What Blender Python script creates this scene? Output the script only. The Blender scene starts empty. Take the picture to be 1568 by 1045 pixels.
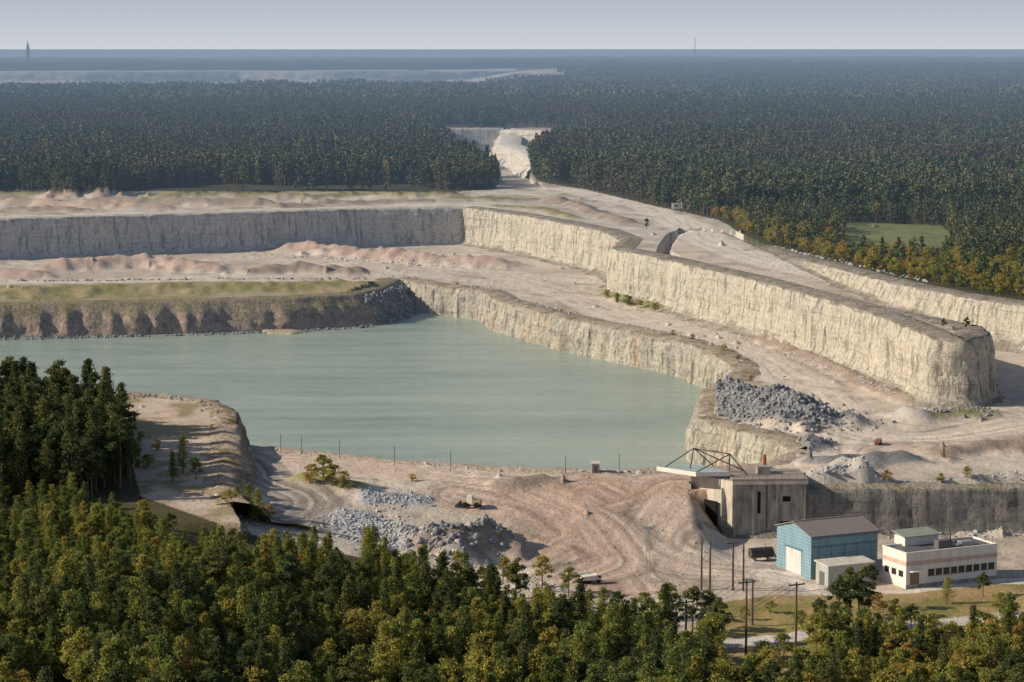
import bpy, math, random
import numpy as np
from mathutils import Vector
rng=np.random.default_rng(7); random.seed(7)
F=3702.0; CX=784.0; CY=522.5; H=100.0
PT=math.atan((CY-75)/F); cp,sp=math.cos(PT),math.sin(PT)
scene=bpy.context.scene
# ---------------------------------------------------------------- survey helpers
def W(u,v,z=0.0):
    a=(u-CX)/F; b=-(v-CY)/F
    dy=cp+b*sp; dz=-sp+b*cp
    t=(z-H)/dz
    return (a*t,dy*t)
def proj(x,y,z):
    dz=z-H; d=y*cp-dz*sp; up=y*sp+dz*cp
    d=np.maximum(d,1.0)
    return CX+F*x/d, CY-F*up/d
def WL(l,z=0.0): return [W(u,v,z) for u,v in l]
T=[rng.random((512,512)).astype(np.float32) for _ in range(4)]
def vn(x,y,s=0):
    t=T[s%4]; x=np.asarray(x)+s*37.3; y=np.asarray(y)+s*91.7
    xi=np.floor(x).astype(np.int64); yi=np.floor(y).astype(np.int64)
    fx=x-xi; fy=y-yi; fx=fx*fx*(3-2*fx); fy=fy*fy*(3-2*fy)
    a=t[xi&511,yi&511]; b=t[(xi+1)&511,yi&511]; c=t[xi&511,(yi+1)&511]; d=t[(xi+1)&511,(yi+1)&511]
    return (a*(1-fx)+b*fx)*(1-fy)+(c*(1-fx)+d*fx)*fy
def fbm(x,y,s=0,o=4):
    r=0;a=.5;n=0
    for i in range(o):
        r=r+a*vn(x*(2**i),y*(2**i),s+i); n+=a; a*=.5
    return r/n
def ss(x):
    x=np.clip(x,0,1); return x*x*(3-2*x)
def sdist(X,Y,poly,margin=80):
    P=np.array(poly); out=np.full(X.shape,-float(margin))
    m=(X>P[:,0].min()-margin)&(X<P[:,0].max()+margin)&(Y>P[:,1].min()-margin)&(Y<P[:,1].max()+margin)
    x=X[m];y=Y[m]
    if x.size==0: return out
    d=np.full(x.shape,1e18); ins=np.zeros(x.shape,bool)
    for i in range(len(P)):
        ax,ay=P[i-1];bx,by=P[i]; ex,ey=bx-ax,by-ay
        t=np.clip(((x-ax)*ex+(y-ay)*ey)/(ex*ex+ey*ey+1e-9),0,1)
        d=np.minimum(d,(x-ax-t*ex)**2+(y-ay-t*ey)**2)
        if ay!=by: ins^=((ay>y)!=(by>y))&(x<ex*(y-ay)/ey+ax)
    d=np.sqrt(d); out[m]=np.where(ins,d,np.maximum(-d,-margin)); return out
def ldist(X,Y,pl,margin=40):
    P=np.array(pl); D=np.full(X.shape,float(margin)); S=np.zeros(X.shape)
    m=(X>P[:,0].min()-margin)&(X<P[:,0].max()+margin)&(Y>P[:,1].min()-margin)&(Y<P[:,1].max()+margin)
    x=X[m];y=Y[m]
    if x.size==0: return D,S
    d=np.full(x.shape,1e18); s=np.zeros(x.shape)
    for i in range(1,len(P)):
        ax,ay=P[i-1];bx,by=P[i]; ex,ey=bx-ax,by-ay
        t=np.clip(((x-ax)*ex+(y-ay)*ey)/(ex*ex+ey*ey+1e-9),0,1)
        q=(x-ax-t*ex)**2+(y-ay-t*ey)**2
        sg=np.sign(ex*(y-ay)-ey*(x-ax)); k=q<d
        d=np.where(k,q,d); s=np.where(k,sg,s)
    D[m]=np.minimum(np.sqrt(d),margin); S[m]=s; return D,S
def pip(U,V,poly):
    ins=np.zeros(U.shape,bool)
    for i in range(len(poly)):
        ax,ay=poly[i-1];bx,by=poly[i]
        if ay!=by: ins^=((ay>V)!=(by>V))&(U<(bx-ax)*(V-ay)/(by-ay)+ax)
    return ins
# ---------------------------------------------------------------- plan of the quarry
ZT=19.0; ZW=-12.0
backE=WL([(-900,352),(-330,345),(0,336),(100,333),(210,330),(400,325),(560,320),(712,318)],ZT)
midE=WL([(712,318),(745,322),(800,330),(860,341),(920,353),(952,366),(938,381),(1000,393),(1060,407),(1150,427),(1230,448),(1330,477),(1400,504),(1430,517),(1475,520),(1512,512)],ZT)
ridgeR=WL([(1512,512),(1500,500),(1440,488),(1380,476),(1300,456),(1200,431),(1130,414),(1060,399),(1025,386),(1030,374),(1040,360)],ZT)
farE=WL([(1110,356),(1160,378),(1200,392),(1260,405),(1330,424),(1400,440),(1480,455),(1568,468),(1750,495),(2100,540)],ZT)
PL=backE+midE[1:]+ridgeR[1:]+[W(1060,352,ZT)]+farE+[(90000,500),(90000,200000),(-90000,200000),(-90000,backE[0][1])]
CO=ridgeR+[W(1060,352,ZT)]+farE+[(400,560)]
damL=[(-700,474),(-330,470),(0,467),(150,464),(300,461),(450,456),(545,451),(585,441),(612,427)]
neL=[(612,427),(645,434),(700,441),(740,446),(762,460),(830,478),(900,494),(960,505),(1040,522),(1085,537),(1122,560),(1120,575),(1078,598),(1070,640),(1110,652),(1182,672),(1215,690)]
shL=[(1215,690),(1170,708),(1070,717),(900,720),(740,714),(600,704),(480,690),(365,681)]
hdL=[(358,630),(330,612),(250,604),(185,600),(0,590),(-330,580),(-700,576)]
damE,neE,shE=WL(damL),WL(neL),WL(shL); hdE=WL(hdL,6.0)
LK=damE+neE[1:]+shE[1:]+hdE
hdS=WL([(376,768),(354,738)],3.0)+[W(364,690,5.)]
HD=WL([(-900,572),(-330,580),(0,590),(185,600),(250,604),(330,612),(358,630)],6.)+hdS[::-1]+WL([(440,860),(420,1100),(350,1500),(-1500,1500)],3.0)
def hdz(y): return np.interp(y,[490,560,605],[1.8,4.0,6.0])
P2=WL([(690,197),(772,197),(766,212),(800,224),(820,240),(812,262),(835,292),(752,290),(745,262),(700,244),(680,225)],ZT)
P2b=WL([(770,199),(890,203),(908,213),(850,221),(805,224),(768,213)],ZT)
SPIT=WL([(378,499),(405,503),(438,509)],-12.)
RAMPY,RAMPZ=[680,720,763,804,890,935,965],[0,1.5,5,10,14,17.5,19]
MOUNDS=[
 ([(455,384),(560,392),(650,401),(755,407)],0,4.2,17,'pink'),([(95,412),(170,406),(250,404),(315,414)],0,4,17,'pink'),
 ([(398,418),(460,413),(530,419)],0,3.4,14,'brown'),([(-60,420),(60,424)],0,3,13,'pink'),
 ([(-700,460),(-330,457),(0,454),(180,446),(350,444),(545,440)],0,2.8,17,'grass'),
 ([(95,303),(125,296),(160,303)],ZT,6,16,'pink'),([(-100,312),(60,313),(150,318),(240,321)],ZT,3,14,'pink'),
 ([(250,305),(330,303),(430,303)],ZT,3,16,'grass'),([(470,304),(560,301),(690,303)],ZT,3,15,'grass'),
 ([(160,309),(300,313),(400,314)],ZT,3,12,'brown'),([(-100,301),(50,298)],ZT,3,16,'grass'),([(500,312),(640,311)],ZT,2.5,10,'brown'),([(690,308),(800,306)],ZT,2,12,'grass'),
 ([(20,322),(120,324)],ZT,2.5,9,'brown'),([(430,318),(480,316)],ZT,2,8,'brown'),
 ([(840,306),(870,312),(920,330),(960,342)],ZT,2.0,8,'brown'),([(760,318),(830,322),(880,335)],ZT,1.5,7,'grass'),
 ([(1112,612),(1150,625),(1180,632),(1222,648)],0,6.,18,'dark'),([(1195,690),(1240,683)],0,2.6,8,'dark'),
 ([(1258,742),(1290,736)],0,3.6,8,'grey'),([(1300,734),(1330,742)],0,3,8,'grey'),([(1270,713),(1340,708),(1385,706)],0,2.2,8,'dark'),
 ([(1480,744),(1530,738),(1600,742)],0,2.5,9,'grey'),([(1440,698),(1500,690),(1580,684)],0,2.6,8,'brown'),([(1420,642),(1500,634)],0,2,8,'grass'),
 ([(1385,640),(1400,644)],0,2.2,7,'grey'),
 ([(540,772),(580,776),(630,782)],0,1.8,8,'blue'),([(655,812),(700,812),(750,806)],-4.,5.0,9,'brown'),([(570,750),(640,750)],0,1.0,5,'blue'),
 ([(470,735),(540,742)],0,1.6,7,'grass'),([(690,852),(760,868),(820,880)],-8,1.6,6,'grey'),([(780,737),(830,733)],0,1.4,5,'brown'),
 ([(935,455),(975,468),(1005,475)],0,2,7,'grass'),([(1170,520),(1250,550),(1330,588),(1400,618)],0,1.5,6,'brown')]
MW=[(WL(l,z),h,w,t) for l,z,h,w,t in MOUNDS]
YW=546.0; XW=64.0
def zfun(X,Y,full=False):
    X=np.asarray(X,float);Y=np.asarray(Y,float)
    ins=2+np.minimum(Y,3000)*.003
    slope=-11*ss((566-Y)/62)*ss((X+78)/75)
    step=np.where(Y>YW+4,0.,-11.)
    m=ss((X-40)/10); base=slope*(1-m)+step*m
    base=base+(fbm(X/14,Y/14,1,3)-.5)*.9+(vn(X/3.,Y/3.,2)-.5)*.35
    sPL=sdist(X,Y,PL,60); sCO=sdist(X,Y,CO,40)
    rz=np.interp(Y,RAMPY,RAMPZ)
    z=np.where(sCO>0,rz,base)
    r=X/np.maximum(Y,1); uu=CX+F*r*.993
    rr=ss((Y-4500)/3500); rl=ss((Y-8150)/300); s=ss((uu-640)/200)
    top=ZT+14*rr*s+9*rl*(1-s)
    far=(fbm(X/900,Y/900,2,4)-.5)*26*ss((Y-6000)/9000)+12*ss((Y-9000)/30000)+(fbm(X/160,Y/700,1,3)-.5)*30*ss((Y-15000)/3000)+14*ss((Y-15000)/3000)
    top=top+far-39*(1-s)*ss((Y-4700)/100)*(1-ss((Y-8150)/100))
    und=(fbm(X/22,Y/22,3,3)-.5)*2.6*ss((sPL-14)/15)
    z=np.where(sPL>ins,top+und,z)
    s2=sdist(X,Y,P2,60); s2b=sdist(X,Y,P2b,60)
    z=np.where((s2b>-ins),10.0,z)
    z=np.where(s2>-np.where(Y<1950,0,ins),np.minimum(np.interp(Y,[1420,1900,2500],[19,0,-6]),z),z)
    sH=sdist(X,Y,HD,60)
    wH=np.where(Y>495,3.0,25.0); hh_=hdz(Y)
    z=z+np.where(sH>3,ss((sH-3)/wH+ (Y>495)),0)*(hh_-np.minimum(z,hh_))
    sL=sdist(X,Y,LK,60); k=sL>-ins
    z=np.where(k&(sPL<0),-17.0,z)
    dS,_=ldist(X,Y,SPIT,20); z=np.where(k&(dS<13),np.maximum(z,-17+5.7*ss((13-dS*(.6+.8*vn(X/5,Y/8,1)))/8)),z)
    col=[]
    for P,h,w,t in MW:
        d,_=ldist(X,Y,P,w*1.6)
        dn=d*(.6+.8*vn(X/5,Y/5,2))
        a=np.clip(1-dn/w,0,1)
        z=z+h*(a*a*(3-2*a)*.5+a*.5)*(.45+.55*vn(X/9,Y/9,1)+.5*vn(X/3.5,Y/3.5,3))*(~k)
        if full: col.append((a,t))
    if full: return z,sPL,sCO,sL,sH,s2,col,uu
    return z
def hit(u,v):
    a=(u-CX)/F;b=-(v-CY)/F; dy=cp+b*sp; dz=-sp+b*cp
    t=np.concatenate([np.arange(330,1500,.6),np.arange(1500,4000,3)])
    x=a*t;y=dy*t;z=H+dz*t
    g=zfun(x,y); k=np.argmax(z<=g)
    return Vector((x[k],y[k],g[k]))
# ---------------------------------------------------------------- materials
HZ=bpy.data.node_groups.new("PaintedAirHaze","ShaderNodeTree")  # aerial haze painted into the materials: bluish emission mixed in by distance
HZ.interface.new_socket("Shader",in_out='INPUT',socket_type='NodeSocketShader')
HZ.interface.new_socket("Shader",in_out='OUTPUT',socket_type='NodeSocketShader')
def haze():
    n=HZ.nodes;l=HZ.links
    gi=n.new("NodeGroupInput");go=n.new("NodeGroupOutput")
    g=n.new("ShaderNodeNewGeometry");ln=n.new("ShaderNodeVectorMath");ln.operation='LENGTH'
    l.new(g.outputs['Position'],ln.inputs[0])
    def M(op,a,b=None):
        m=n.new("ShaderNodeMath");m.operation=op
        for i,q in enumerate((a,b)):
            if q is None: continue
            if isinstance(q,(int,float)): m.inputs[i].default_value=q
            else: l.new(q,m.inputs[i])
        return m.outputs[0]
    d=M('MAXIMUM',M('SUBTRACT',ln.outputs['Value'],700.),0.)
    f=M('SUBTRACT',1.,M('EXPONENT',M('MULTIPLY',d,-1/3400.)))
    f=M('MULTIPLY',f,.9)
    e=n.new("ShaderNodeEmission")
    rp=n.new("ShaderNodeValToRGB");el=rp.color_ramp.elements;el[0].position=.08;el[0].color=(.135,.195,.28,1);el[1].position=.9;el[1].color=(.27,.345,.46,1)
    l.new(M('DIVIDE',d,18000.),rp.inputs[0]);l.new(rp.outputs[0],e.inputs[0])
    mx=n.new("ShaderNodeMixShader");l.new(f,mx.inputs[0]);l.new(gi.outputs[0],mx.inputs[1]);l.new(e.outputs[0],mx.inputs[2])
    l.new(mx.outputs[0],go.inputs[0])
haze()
class Mt:
    def __init__(s,name,color=(.5,.5,.5),rough=.9,spec=.2,metal=0,hz=True):
        s.m=bpy.data.materials.new(name);s.m.use_nodes=True;s.nt=s.m.node_tree;s.n=s.nt.nodes;s.l=s.nt.links
        s.n.clear();s.b=s.n.new("ShaderNodeBsdfPrincipled");s.o=s.n.new("ShaderNodeOutputMaterial")
        s.b.inputs['Base Color'].default_value=(*color,1);s.b.inputs['Roughness'].default_value=rough
        s.b.inputs['Specular IOR Level'].default_value=spec;s.b.inputs['Metallic'].default_value=metal
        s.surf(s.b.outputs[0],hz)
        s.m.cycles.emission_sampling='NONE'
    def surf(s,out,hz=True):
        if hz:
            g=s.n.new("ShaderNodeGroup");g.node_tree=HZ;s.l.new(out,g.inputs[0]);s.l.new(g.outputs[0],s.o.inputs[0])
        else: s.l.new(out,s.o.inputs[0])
    def pos(s): return s.n.new("ShaderNodeNewGeometry").outputs['Position']
    def objc(s): return s.n.new("ShaderNodeTexCoord").outputs['Object']
    def mapv(s,v,sc):
        m=s.n.new("ShaderNodeVectorMath");m.operation='MULTIPLY';s.l.new(v,m.inputs[0]);m.inputs[1].default_value=sc;return m.outputs[0]
    def noise(s,v,scale,det=4,rough=.6):
        t=s.n.new("ShaderNodeTexNoise");s.l.new(v,t.inputs['Vector']);t.inputs['Scale'].default_value=scale;t.inputs['Detail'].default_value=det;t.inputs['Roughness'].default_value=rough
        return t.outputs[0]
    def ramp(s,v,stops):
        r=s.n.new("ShaderNodeValToRGB");e=r.color_ramp.elements
        while len(e)<len(stops): e.new(.5)
        for q,(p,c) in zip(e,stops):
            q.position=p;q.color=(*c,1) if isinstance(c,tuple) else (c,c,c,1)
        s.l.new(v,r.inputs[0]);return r.outputs[0]
    def mix(s,f,a,b,mode='MIX'):
        m=s.n.new("ShaderNodeMix");m.data_type='RGBA';m.blend_type=mode;m.clamp_result=False
        for sock,q in ((m.inputs[0],f),(m.inputs[6],a),(m.inputs[7],b)):
            if isinstance(q,(int,float)): sock.default_value=q
            elif isinstance(q,tuple): sock.default_value=(*q,1)
            else: s.l.new(q,sock)
        return m.outputs[2]
    def math(s,op,a,b=0.):
        m=s.n.new("ShaderNodeMath");m.operation=op
        for i,q in enumerate((a,b)):
            if isinstance(q,(int,float)): m.inputs[i].default_value=q
            else: s.l.new(q,m.inputs[i])
        return m.outputs[0]
    def bump(s,h,st,dist):
        b=s.n.new("ShaderNodeBump");b.inputs['Strength'].default_value=st;b.inputs['Distance'].default_value=dist
        s.l.new(h,b.inputs['Height']);s.l.new(b.outputs[0],s.b.inputs['Normal'])
    def base(s,c): s.l.new(c,s.b.inputs['Base Color'])
    def attr(s,nm,fac=False):
        a=s.n.new("ShaderNodeAttribute");a.attribute_name=nm;return a.outputs['Fac' if fac else 'Color']
g=Mt("ground_mat");p=g.pos();c=g.attr("Col")
n1=g.noise(p,.9,6,.7);n2=g.noise(p,.12,5,.6)
c=g.mix(.7,c,g.ramp(n1,[(.25,.55),(.5,1.),(.75,1.3)]),'MULTIPLY')
c=g.mix(.6,c,g.ramp(n2,[(.3,.75),(.55,1.),(.75,1.2)]),'MULTIPLY')
g.base(c);g.bump(n1,.8,.6);GROUND=g.m
def cliffmat(name,c1,c2,cd,stain=None,top=(.33,.29,.22),grass=(.13,.12,.05),streak=1.,dark=.5):
    g=Mt(name);p=g.pos()
    st=g.noise(g.mapv(p,(.55,.55,.07)),1.,6,.65)
    st2=g.noise(g.mapv(p,(.16,.16,.03)),1.,4,.6)
    la=g.noise(g.mapv(p,(.03,.03,1.3)),1.,4,.7)
    blk=g.noise(p,.8,5,.7)
    c=g.mix(g.ramp(st2,[(.38,0.),(.62,1.)]),c1,c2)
    c=g.mix(g.ramp(st,[(.36,1.),(.5,0.)]),c,cd)
    c=g.mix(g.ramp(la,[(.34,.55*streak),(.44,0.)]),c,cd)
    if stain:
        s3=g.noise(g.mapv(p,(.05,.05,.02)),1.,3,.5)
        s4=g.noise(g.mapv(p,(.6,.6,.12)),1.,4,.7)
        c=g.mix(g.math('MULTIPLY',g.ramp(s3,[(.54,0.),(.66,.8)]),g.ramp(s4,[(.48,0.),(.62,1.)])),c,stain)
    c=g.mix(.75,c,g.ramp(blk,[(.3,dark),(.55,1.),(.75,1.25)]),'MULTIPLY')
    nz=g.n.new("ShaderNodeSeparateXYZ");gg=g.n.new("ShaderNodeNewGeometry");g.l.new(gg.outputs['True Normal'],nz.inputs[0])
    tc=g.mix(g.ramp(g.noise(p,.15,5,.7),[(.45,0.),(.6,1.)]),top,grass)
    tc=g.mix(.6,tc,g.ramp(blk,[(.3,.5),(.7,1.3)]),'MULTIPLY')
    c=g.mix(g.ramp(nz.outputs[2],[(.62,0.),(.8,1.)]),c,tc)
    g.base(c)
    h=g.math('ADD',g.math('MULTIPLY',st,1.2),g.math('ADD',blk,g.math('MULTIPLY',la,.6)))
    g.bump(h,.9,1.0);return g.m
CREAM=cliffmat("limestone_cream",(.66,.59,.47),(.54,.495,.41),(.25,.23,.195),top=(.38,.33,.275),grass=(.24,.21,.16))
GREYW=cliffmat("limestone_grey",(.72,.68,.60),(.60,.57,.52),(.33,.32,.29),top=(.64,.57,.49),grass=(.50,.44,.37))
LAKEW=cliffmat("limestone_lake",(.58,.52,.42),(.42,.39,.33),(.15,.145,.125),stain=(.42,.25,.13),dark=.35,top=(.46,.38,.30),grass=(.26,.215,.13))
BROWN=cliffmat("bank_brown",(.50,.365,.29),(.42,.33,.275),(.23,.185,.155),top=(.32,.27,.18),grass=(.22,.205,.09))
SHORE=cliffmat("shore_gravel",(.44,.35,.28),(.37,.3,.25),(.2,.165,.14),top=(.60,.48,.38),grass=(.48,.38,.30))
HEADM=cliffmat("headland_rock",(.42,.34,.26),(.29,.245,.185),(.12,.105,.08),top=(.54,.42,.32),grass=(.22,.17,.08))
YARDW=cliffmat("yard_cut",(.32,.30,.27),(.24,.23,.21),(.14,.135,.125),top=(.40,.34,.28),grass=(.26,.22,.14))
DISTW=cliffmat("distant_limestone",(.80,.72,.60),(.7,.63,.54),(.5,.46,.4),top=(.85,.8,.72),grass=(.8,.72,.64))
def foliage(name,stops,gain=1.,brown=0.,yel=0.,trans=.35):
    g=Mt(name);oi=g.n.new("ShaderNodeObjectInfo")
    c=g.ramp(oi.outputs['Random'],stops)
    if yel: c=g.mix(g.ramp(g.noise(g.pos(),.009,4,.7),[(.5,0.),(.62,yel)]),c,(.17,.18,.065))
    if brown: c=g.mix(g.ramp(g.noise(g.pos(),.0035,3,.6),[(.5,0.),(.62,brown)]),c,(.14,.10,.07))
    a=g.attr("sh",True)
    c2=g.mix(1.,c,g.ramp(a,[(0.,.3*gain),(1.,1.7*gain)]),'MULTIPLY')  # tuft tone, with crown shade painted into it, scales the leaf colour
    g.base(c2);g.b.inputs['Roughness'].default_value=.75
    if trans:
        tr=g.n.new("ShaderNodeBsdfTranslucent");g.l.new(c2,tr.inputs[0])
        mx=g.n.new("ShaderNodeMixShader");mx.inputs[0].default_value=trans
        g.l.new(g.b.outputs[0],mx.inputs[1]);g.l.new(tr.outputs[0],mx.inputs[2])
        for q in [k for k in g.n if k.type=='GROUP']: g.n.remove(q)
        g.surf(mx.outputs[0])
    return g.m
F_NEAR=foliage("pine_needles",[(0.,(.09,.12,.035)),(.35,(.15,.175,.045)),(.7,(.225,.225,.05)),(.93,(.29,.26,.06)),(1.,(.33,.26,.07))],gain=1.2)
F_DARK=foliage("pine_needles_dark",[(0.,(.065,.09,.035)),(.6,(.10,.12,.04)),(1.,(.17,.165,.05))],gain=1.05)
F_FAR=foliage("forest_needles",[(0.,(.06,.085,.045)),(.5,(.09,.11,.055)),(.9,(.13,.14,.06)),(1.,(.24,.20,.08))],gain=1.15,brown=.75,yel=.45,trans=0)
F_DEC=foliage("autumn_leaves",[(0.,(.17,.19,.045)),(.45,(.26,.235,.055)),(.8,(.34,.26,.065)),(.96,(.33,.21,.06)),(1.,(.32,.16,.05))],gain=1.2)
BARK=Mt("bark",(.18,.115,.075)).m
def rockmat(n,a,b):
    rk=Mt(n);p=rk.pos();rk.base(rk.ramp(rk.noise(p,1.2,4),[(.3,a),(.7,b)]));return rk.m
ROCKG=rockmat("rock_grey",(.28,.285,.295),(.58,.58,.57));ROCKP=rockmat("rock_pale",(.36,.32,.27),(.66,.58,.48));ROCKD=rockmat("rock_dark",(.13,.135,.145),(.36,.36,.36))
# ---------------------------------------------------------------- mesh helpers
def link(o): scene.collection.objects.link(o);return o
def mesh_np(name,V,Fc,mats,smooth=False,matidx=None,sh=None):
    me=bpy.data.meshes.new(name);V=np.asarray(V,np.float32);Fc=np.asarray(Fc,np.int32);k=Fc.shape[1]
    me.vertices.add(len(V));me.vertices.foreach_set('co',V.ravel())
    me.loops.add(Fc.size);me.loops.foreach_set('vertex_index',Fc.ravel())
    me.polygons.add(len(Fc));me.polygons.foreach_set('loop_start',np.arange(0,Fc.size,k,dtype=np.int32))
    if smooth: me.polygons.foreach_set('use_smooth',np.ones(len(Fc),bool))
    for m in mats: me.materials.append(m)
    if matidx is not None: me.polygons.foreach_set('material_index',np.asarray(matidx,np.int32))
    if sh is not None:
        a=me.attributes.new('sh','FLOAT','POINT');a.data.foreach_set('value',np.asarray(sh,np.float32))
    me.update(calc_edges=True);return me
def gridfaces(nr,nc):
    i=np.arange(nr-1)[:,None]*nc+np.arange(nc-1)[None]
    return np.stack([i,i+1,i+nc+1,i+nc],-1).reshape(-1,4)
# ---------------------------------------------------------------- terrain sheet
vr=np.concatenate([np.arange(1500,1080,-6.),np.arange(1080,400,-1.35),np.arange(400,150,-.9),np.arange(150,81,-.7),[80.2,79.4,78.7,78,77.4,76.9,76.4,76]])
ur=np.concatenate([np.arange(-900,-60,10.),np.arange(-60,1630,1.9),np.arange(1630,2500,10.)])
yr=F*100/(vr-75.)
YY=np.repeat(yr[:,None],len(ur),1); XX=YY*(ur[None]-CX)/F
X=XX.ravel();Y=YY.ravel()
Z,sPL,sCO,sL,sH,s2,mc,uu=zfun(X,Y,True)
PU,PV=proj(X,Y,Z)
C=np.zeros((X.size,3))
def blend(mask,c):
    global C
    mask=np.clip(mask,0,1)[:,None]; C=C*(1-mask)+np.array(c)[None]*mask
na=fbm(X/40,Y/40,1,4);nb=fbm(X/9,Y/9,2,4);nc_=fbm(X/120,Y/60,3,3)
C[:]=(.55,.465,.38)
blend(ss((na-.45)/.2),(.47,.385,.31)); blend(ss((nb-.55)/.15)*.55,(.37,.325,.275)); blend(ss((nc_-.5)/.15)*.5,(.62,.54,.45))
pla=(sPL>0)
blend(pla*1.,(.50,.43,.36)); blend(pla*ss((nb-.5)/.08)*.7,(.29,.26,.15)); blend(pla*ss((na-.53)/.08)*.7,(.41,.32,.26));blend(pla*ss((.42-na)/.06)*.6,(.60,.55,.48))
blend(pla*(sPL<20)*(Y>1050)*.8,(.64,.60,.53))
blend((sPL>0)*(PU>780)*(PV>300)*.6,(.42,.37,.315))
blend((sPL>0)*(PU>720)*(PU<1010)*(PV>295)*ss((np.sin((Y+X*1.35)*.16+na*6)-.4)/.4)*.6,(.62,.56,.48))
roads=[([(350,700),(480,706),(600,720),(740,735),(900,746),(1050,742),(1200,717),(1350,690),(1450,672),(1560,650)],9,(.58,.44,.345)),
 ([(780,425),(870,452),(950,483),(1050,505),(1130,535),(1200,572),(1260,612),(1290,655),(1250,705)],9,(.64,.54,.44)),
 ([(1560,650),(1450,668),(1350,668),(1300,640),(1240,600)],8,(.64,.54,.44)),
 ([(800,287),(900,298),(1000,322),(1050,345),(1090,372),(1160,398),(1300,432),(1450,472),(1555,525)],10,(.68,.61,.52)),
 ([(900,750),(975,790),(990,830),(930,870),(960,905)],9,(.44,.29,.21)),([(1040,748),(1000,775),(920,800),(830,840)],9,(.46,.31,.23)),
 ([(700,760),(850,790),(960,840),(1010,900)],8,(.48,.35,.27)),([(1030,770),(990,830),(1060,870),(1180,880)],7,(.52,.40,.32)),([(800,745),(900,790),(950,860),(880,885)],7,(.48,.34,.26)),
 ([(-100,434),(0,433),(300,425),(520,404),(600,398),(740,416),(900,432)],8,(.64,.56,.47)),([(-100,405),(330,398),(450,392),(760,390)],8,(.60,.52,.44)),
 ([(375,700),(420,735),(480,765),(470,790),(430,800)],6,(.29,.245,.21)),([(600,415),(800,440),(960,470)],8,(.60,.51,.42)),  # first road here is darkened: the shade over it is put into its colour
 ([(1180,880),(1300,908),(1400,912),(1560,895)],5,(.62,.55,.47))]
for l,w,c in roads:
    P=[tuple(hit(u,v)[:2]) for u,v in l]; Q=[]
    n=len(P)
    for i in range(n-1):
        p0=np.array(P[max(i-1,0)]);p1=np.array(P[i]);p2=np.array(P[i+1]);p3=np.array(P[min(i+2,n-1)])
        for t in np.linspace(0,1,6,endpoint=False):
            Q.append(tuple(.5*((2*p1)+(-p0+p2)*t+(2*p0-5*p1+4*p2-p3)*t*t+(-p0+3*p1-3*p2+p3)*t**3)))
    Q.append(P[-1])
    d,s=ldist(X,Y,Q,w*2.2); dd=d*s
    edge=w*(.85+.6*(na-.3))
    blend(ss((edge*1.3-d)/(w*.5))*.9,c)
    blend(ss((1.5-np.abs(d-edge*1.35))/1.2)*ss((nb-.42)/.1)*.6,np.array(c)*.45)
    wig=dd+ (fbm(X/25,Y/25,1,2)-.5)*6
    brk=.35+.65*ss((fbm(X/12,Y/12,3,2)-.35)/.3)
    tr=(np.sin(wig*2.6)*.5+.5)*(np.sin(wig*1.1+1)*.5+.5)
    blend(ss((w*1.3-d)/(w*.4))*tr*.9*brk,np.array(c)*.52)
    tr2=(np.sin(wig*1.9+2)*.5+.5)**3
    blend(ss((w*1.1-d)/(w*.4))*tr2*.5*brk,(.72,.64,.54))
cols={'pink':(.45,.335,.27),'brown':(.32,.25,.2),'grass':(.25,.23,.1),'dark':(.2,.2,.2),'grey':(.42,.38,.335),'blue':(.40,.41,.42)}
for a,t in mc:
    blend(ss(a*(2.4 if t!='grass' else 1.6)-.15+(nb-.5)*.8),np.array(cols[t])*1.0)
k=pip(PU,PV,[(-900,440),(0,438),(180,434),(330,431),(548,432),(590,440),(560,455),(300,466),(0,474),(-900,480)])
blend(k*.9,(.235,.215,.08)); blend(k*ss((nb-.47)/.1)*.7,(.36,.28,.17))
hd=(sH>0)
blend(hd*1.,(.48,.37,.28)); blend(hd*ss((nb-.48)/.1)*.7,(.22,.18,.08)); blend(hd*ss((.4-nb)/.1)*.5,(.6,.5,.4))
C=np.minimum(C*1.16,.85)
bu=[-400,700,765,790,810,850,900,1000,1100,1115,1160,1250,1350,1450,1568,2000]
bv=[291,292,287,270,273,281,289,313,335,343,372,397,421,442,459,508]
E1=[(748,302),(761,285),(767,268),(748,245),(695,243),(684,197),(890,195),(910,212),(850,222),(822,234),(808,262),(806,278),(832,302)]
E2=[(1295,340),(1440,346),(1490,375),(1440,400),(1290,388)]
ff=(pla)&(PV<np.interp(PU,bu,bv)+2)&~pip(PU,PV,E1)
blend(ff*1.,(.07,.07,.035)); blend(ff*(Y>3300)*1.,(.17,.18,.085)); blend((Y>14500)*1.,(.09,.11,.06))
blend(pip(PU,PV,[(1295,340),(1440,346),(1490,380),(1290,380)])*1.,(.19,.215,.085))
farp=(Y>4650)&(Y<8150)&(uu<760); blend(farp*1.,(.45,.42,.36))
blend((uu>630)*(uu<880)*(Y>5200)*(Y<8400)*ss((fbm(X/200,Y/500,1,3)-.36)/.06)*.95,(.85,.78,.66))
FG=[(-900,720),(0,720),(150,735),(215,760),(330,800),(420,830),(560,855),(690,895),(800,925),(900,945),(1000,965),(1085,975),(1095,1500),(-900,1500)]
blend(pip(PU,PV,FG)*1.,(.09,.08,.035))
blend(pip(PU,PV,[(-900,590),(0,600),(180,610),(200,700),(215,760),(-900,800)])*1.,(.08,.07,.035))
GR=[(1085,925),(1180,912),(1300,912),(1400,908),(1530,895),(1900,890),(1900,1500),(1085,1500)]
kg=pip(PU,PV,GR); blend(kg*1.,(.36,.27,.11)); blend(kg*ss((nb-.48)/.1)*.8,(.22,.21,.065)); blend(kg*ss((na-.55)/.08)*.6,(.46,.31,.16))
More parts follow.
